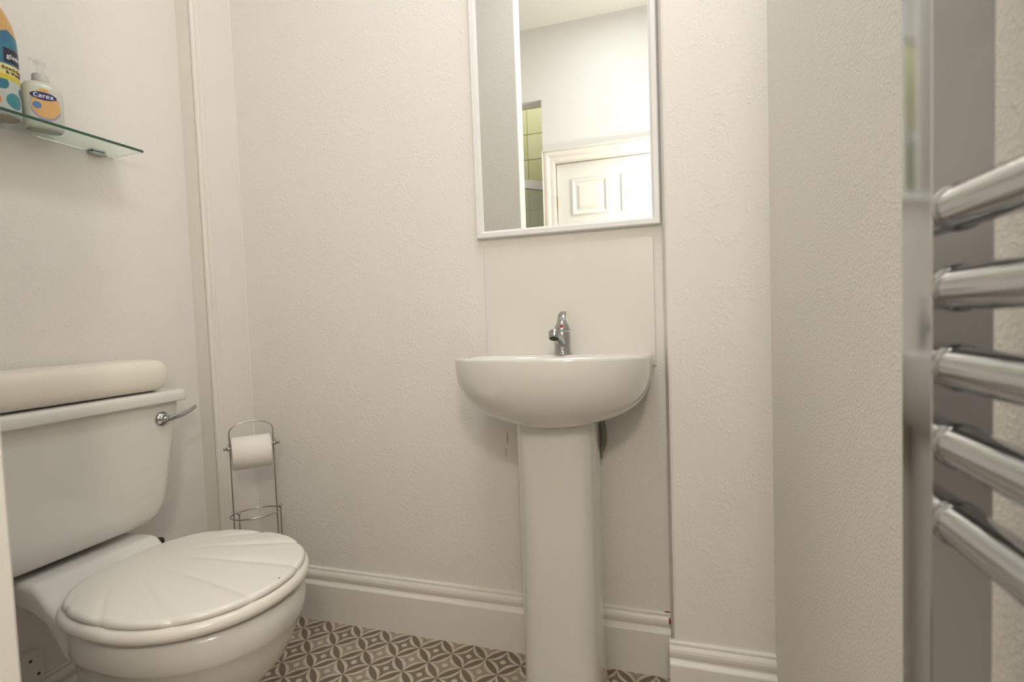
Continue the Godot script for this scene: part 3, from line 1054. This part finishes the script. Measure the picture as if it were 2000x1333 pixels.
func soap_bottle() -> void:
	var b := Vector3(-1.330, SY + 0.003, -0.8085)
	var t := thing("soap_dispenser", "milky pump bottle of hand soap with an orange label on the glass shelf", "soap bottle", b)
	# local axes: w across the label, d out of it
	var d := Vector3(0.93, 0, 0.37).normalized()
	var w := Vector3(d.z, 0, -d.x)
	var mb := MB.new()
	var rings := []
	for q in [[0.0, 0.029, 0.017], [0.002, 0.033, 0.0205], [0.006, 0.0345, 0.022], [0.055, 0.0355, 0.022], [0.080, 0.0352, 0.0215], [0.088, 0.0335, 0.0205], [0.0945, 0.029, 0.019], [0.099, 0.020, 0.0165], [0.1, 0.015, 0.015]]:
		var r := PackedVector3Array()
		for i in 48:
			var a := TAU * i / 48
			r.append(b + Vector3(0, q[0], 0) + w * (q[1] * signf(cos(a)) * pow(absf(cos(a)), 0.62)) + d * (q[2] * signf(sin(a)) * pow(absf(sin(a)), 0.62)))
		rings.append(r)
	mb.loft(rings)
	obj(mb, "body", M["soap liquid"], t)
	mb = MB.new()
	mb.lathe(b, Vector3.UP, PackedVector2Array([Vector2(0.0155, 0.100), Vector2(0.0158, 0.102), Vector2(0.0150, 0.117), Vector2(0.0120, 0.1195), Vector2(0.008, 0.1195)]), 32)
	obj(mb, "collar", M["cap plastic"], t)
	mb = MB.new()
	mb.lathe(b, Vector3.UP, PackedVector2Array([Vector2(0.0065, 0.118), Vector2(0.0065, 0.138), Vector2(0.0105, 0.140), Vector2(0.0115, 0.146), Vector2(0.009, 0.149)]), 24)
	mb.tube(smooth(PackedVector3Array([b + Vector3(0, 0.144, 0), b + Vector3(0, 0.144, 0) - w * 0.012 + d * 0.012, b + Vector3(0, 0.140, 0) - w * 0.02 + d * 0.022]), 5), 0.0038, 12)
	obj(mb, "pump_head", M["clear pump plastic"], t)
	# label
	var front := func(x: float, y: float, lift: float) -> Vector3:
		var k := minf(1.0, absf(x) / 0.0352)
		var z := 0.0219 * pow(1.0 - pow(k, 3.2), 1.0 / 3.2)
		return b + w * x + d * (z + lift) + Vector3(0, y, 0)
	var disc := func(cx: float, cy: float, rx: float, ry: float, lift: float, called: String, m: Material, parent: Node3D) -> MeshInstance3D:
		var mm := MB.new()
		var rr := []
		for s in [1.0, 0.8, 0.6, 0.4, 0.2, 0.02]:
			var r := PackedVector3Array()
			for i in 40:
				var a := TAU * i / 40
				r.append(front.call(cx + cos(a) * rx * s, cy + sin(a) * ry * s, lift))
			rr.append(r)
		var under := PackedVector3Array()
		for i in 40:
			var a := TAU * i / 40
			under.append(front.call(cx + cos(a) * rx, cy + sin(a) * ry, lift - 0.0012))
		rr.push_front(under)
		mm.loft(rr, false, true, -1)
		return obj(mm, called, m, parent)
	var lb: MeshInstance3D = disc.call(0.002, 0.045, 0.0265, 0.032, 0.0002, "label_panel", M["label violet"], t)
	disc.call(0.002, 0.047, 0.0245, 0.0285, 0.0005, "label_ground", M["label orange"], lb)
	disc.call(0.0, 0.076, 0.009, 0.007, 0.0006, "label_crest", M["label orange"], lb)
	disc.call(-0.001, 0.066, 0.0225, 0.0085, 0.0010, "logo_oval", M["label navy"], lb)
	disc.call(-0.0125, 0.0445, 0.0075, 0.0075, 0.0009, "label_emblem", M["label blue"], lb)
	letters("Carex", 0.0125, func(x: float, y: float, z: float) -> Vector3: return front.call(x - 0.001, 0.066 + y, 0.0011 + z), "lettering", M["label white"], lb)

# ---------------------------------------------------------------- door and shower, behind the camera
func door() -> void:
	var x0 := -0.680
	var x1 := 0.086
	var d := Node3D.new()
	d.name = "door_1"
	add_child(d)
	d.position = Vector3((x0 + x1) / 2, 0, ZF)
	struct(d)
	var mb := MB.new()
	var zl := ZF + 0.022
	mb.box(Vector3(x0, 0.006, zl), Vector3(x1, 1.905, zl + 0.04), 0.002)
	var leaf := obj(mb, "leaf", M["door paint"], d)
	for row in [[0.22, 0.80], [0.92, 1.42], [1.573, 1.80]]:
		for k in 2:
			var px := x0 + 0.093 + k * 0.312
			mb = MB.new()
			# moulding, then the raised field
			var a := Vector2(px, row[0])
			var b := Vector2(px + 0.230, row[1])
			var rr := []
			for q in [[0.0, 0.001], [0.002, 0.008], [0.010, 0.010], [0.018, 0.006], [0.026, 0.001], [0.036, 0.002], [0.050, 0.008], [0.052, 0.0085]]:
				rr.append(PackedVector3Array([Vector3(a.x + q[0], a.y + q[0], zl - q[1]), Vector3(b.x - q[0], a.y + q[0], zl - q[1]), Vector3(b.x - q[0], b.y - q[0], zl - q[1]), Vector3(a.x + q[0], b.y - q[0], zl - q[1])]))
			mb.loft(rr, true, true, -1)
			obj(mb, "door_panel", M["door paint"], leaf)
	for y in [0.25, 1.665]:
		mb = MB.new()
		mb.tube(PackedVector3Array([Vector3(x0 - 0.004, y - 0.04, zl - 0.004), Vector3(x0 - 0.004, y + 0.04, zl - 0.004)]), 0.006, 10)
		obj(mb, "hinge", M["brass"], leaf)
	mb = MB.new()
	mb.lathe(Vector3(x1 - 0.055, 0.98, zl), Vector3.FORWARD, PackedVector2Array([Vector2(0.024, 0), Vector2(0.024, 0.006), Vector2(0.009, 0.008), Vector2(0.009, 0.028), Vector2(0.022, 0.036), Vector2(0.024, 0.046), Vector2(0.014, 0.054)]), 24)
	obj(mb, "knob", M["chrome"], leaf)
	# lining and moulded architrave
	for s in [[x0 - 0.02, x0 - 0.004, 0.0, 1.925], [x1 + 0.004, x1 + 0.02, 0.0, 1.925], [x0 - 0.02, x1 + 0.02, 1.909, 1.925]]:
		mb = MB.new()
		mb.box(Vector3(s[0], s[2], ZF), Vector3(s[1], s[3], ZF + 0.1))
		obj(mb, "door_lining", M["gloss trim"], d)
	var sec := [Vector2(0.0, 0.0), Vector2(0.0, 0.012), Vector2(0.012, 0.014), Vector2(0.03, 0.014), Vector2(0.034, 0.019), Vector2(0.046, 0.024), Vector2(0.058, 0.024), Vector2(0.064, 0.018), Vector2(0.070, 0.018), Vector2(0.074, 0.026), Vector2(0.078, 0.026), Vector2(0.078, 0.0)]
	var c := [Vector2(x0 - 0.006, 0.0), Vector2(x0 - 0.006, 1.912), Vector2(x1 + 0.006, 1.912), Vector2(x1 + 0.006, 0.0)]
	var o := [Vector2(-1, 0), Vector2(-1, 1), Vector2(1, 1), Vector2(1, 0)]
	for i in 3:
		var r0 := PackedVector3Array()
		var r1 := PackedVector3Array()
		for q in sec:
			var a: Vector2 = c[i] + o[i] * q.x
			var b: Vector2 = c[i + 1] + o[i + 1] * q.x
			r0.append(Vector3(a.x, a.y, ZF - q.y))
			r1.append(Vector3(b.x, b.y, ZF - q.y))
		mb = MB.new()
		mb.loft([r0, r1], true, true, -1)
		obj(mb, "architrave", M["gloss trim"], d)

func shower() -> void:
	# quadrant enclosure: curved white head rail on posts, with glass
	var t := thing("shower_enclosure", "curved shower enclosure with a white head rail in the green tiled recess", "shower screen", Vector3(-1.07, 0, 0.85))
	var c := Vector3(XL + 0.02, 0, 1.38)
	var R := 0.58
	var pts := arc(c + Vector3.UP * 1.86, Vector3(R, 0, 0), Vector3(0, 0, -R), 0, PI / 2, 24)
	var mb := MB.new()
	var rings := []
	for q in pts:
		var out := (q - c - Vector3.UP * 1.86).normalized()
		rings.append(PackedVector3Array([q - out * 0.02, q + out * 0.02, q + out * 0.02 + Vector3.UP * 0.06, q - out * 0.02 + Vector3.UP * 0.06]))
	mb.loft(rings, true, true, -1)
	obj(mb, "head_rail", M["white powder coat"], t)
	for a in [0.0, 0.42, 1.15, PI / 2]:
		mb = MB.new()
		var f: Vector3 = c + Vector3(cos(a) * R, 0, -sin(a) * R)
		mb.tube(PackedVector3Array([f + Vector3.UP * 0.12, f + Vector3.UP * 1.87]), 0.014, 12)
		obj(mb, "post", M["white powder coat"], t)
	mb = MB.new()
	rings = []
	for q in arc(c, Vector3(R, 0, 0), Vector3(0, 0, -R), 0.0, PI / 2, 24):
		var out := (q - c).normalized() * 0.003
		rings.append(PackedVector3Array([q - out + Vector3.UP * 0.13, q + out + Vector3.UP * 0.13, q + out + Vector3.UP * 1.86, q - out + Vector3.UP * 1.86]))
	mb.loft(rings, true, true, 1)
	obj(mb, "glass_screen", M["shower glass"], t)
	mb = MB.new()
	rings = []
	var lo := PackedVector3Array([c])
	for q in arc(c, Vector3(R + 0.03, 0, 0), Vector3(0, 0, -R - 0.03), 0.0, PI / 2, 24): lo.append(q)
	var hi := PackedVector3Array()
	for q in lo: hi.append(q + Vector3.UP * 0.12)
	mb.loft([lo, hi], true, true, -1)
	obj(mb, "tray", M["porcelain"], t)

# ---------------------------------------------------------------- odds and ends
func small_things() -> void:
	# padded cushion on the cistern
	var mb := MB.new()
	var rings := []
	var x0 := XL + 0.006
	var x1 := -1.203
	var n := 14
	for i in n + 1:
		var a := -PI / 2 + PI * i / n
		var e := 0.75
		var k := pow(absf(cos(a)), e)
		var y := 0.8225 + 0.0385 * signf(sin(a)) * pow(absf(sin(a)), 0.8)
		var ins := 0.034 * (1.0 - k)
		rings.append(rrect(x0 + ins, x1 - ins, -0.982 + ins, -0.558 - ins, y, 0.04 * lerpf(0.6, 1.0, k)))
	mb.loft(rings, true, true, 1, 1)
	tag(obj(mb, "padded_cushion", M["cream cushion cloth"], null, Vector3(-1.29, 0.784, -0.76)), "smooth cream padded cushion lying along the top of the cistern", "cushion")
	# screwed block on the skirting beside the toilet
	var t := thing("wall_block", "small painted block with dark screw holes low on the wall beside the toilet", "wood block", Vector3(-1.36, 0.163, -0.713))
	mb = MB.new()
	mb.box(Vector3(XL, 0.1635, -0.736), Vector3(-1.340, 0.238, -0.690), 0.002)
	obj(mb, "block", M["gloss trim"], t)
	for q in [[0.226, -0.713], [0.191, -0.726]]:
		mb = MB.new()
		mb.lathe(Vector3(-1.3402, q[0], q[1]), Vector3.RIGHT, PackedVector2Array([Vector2(0.0034, 0), Vector2(0.003, 0.0008)]), 10)
		obj(mb, "screw", M["screw"], t)
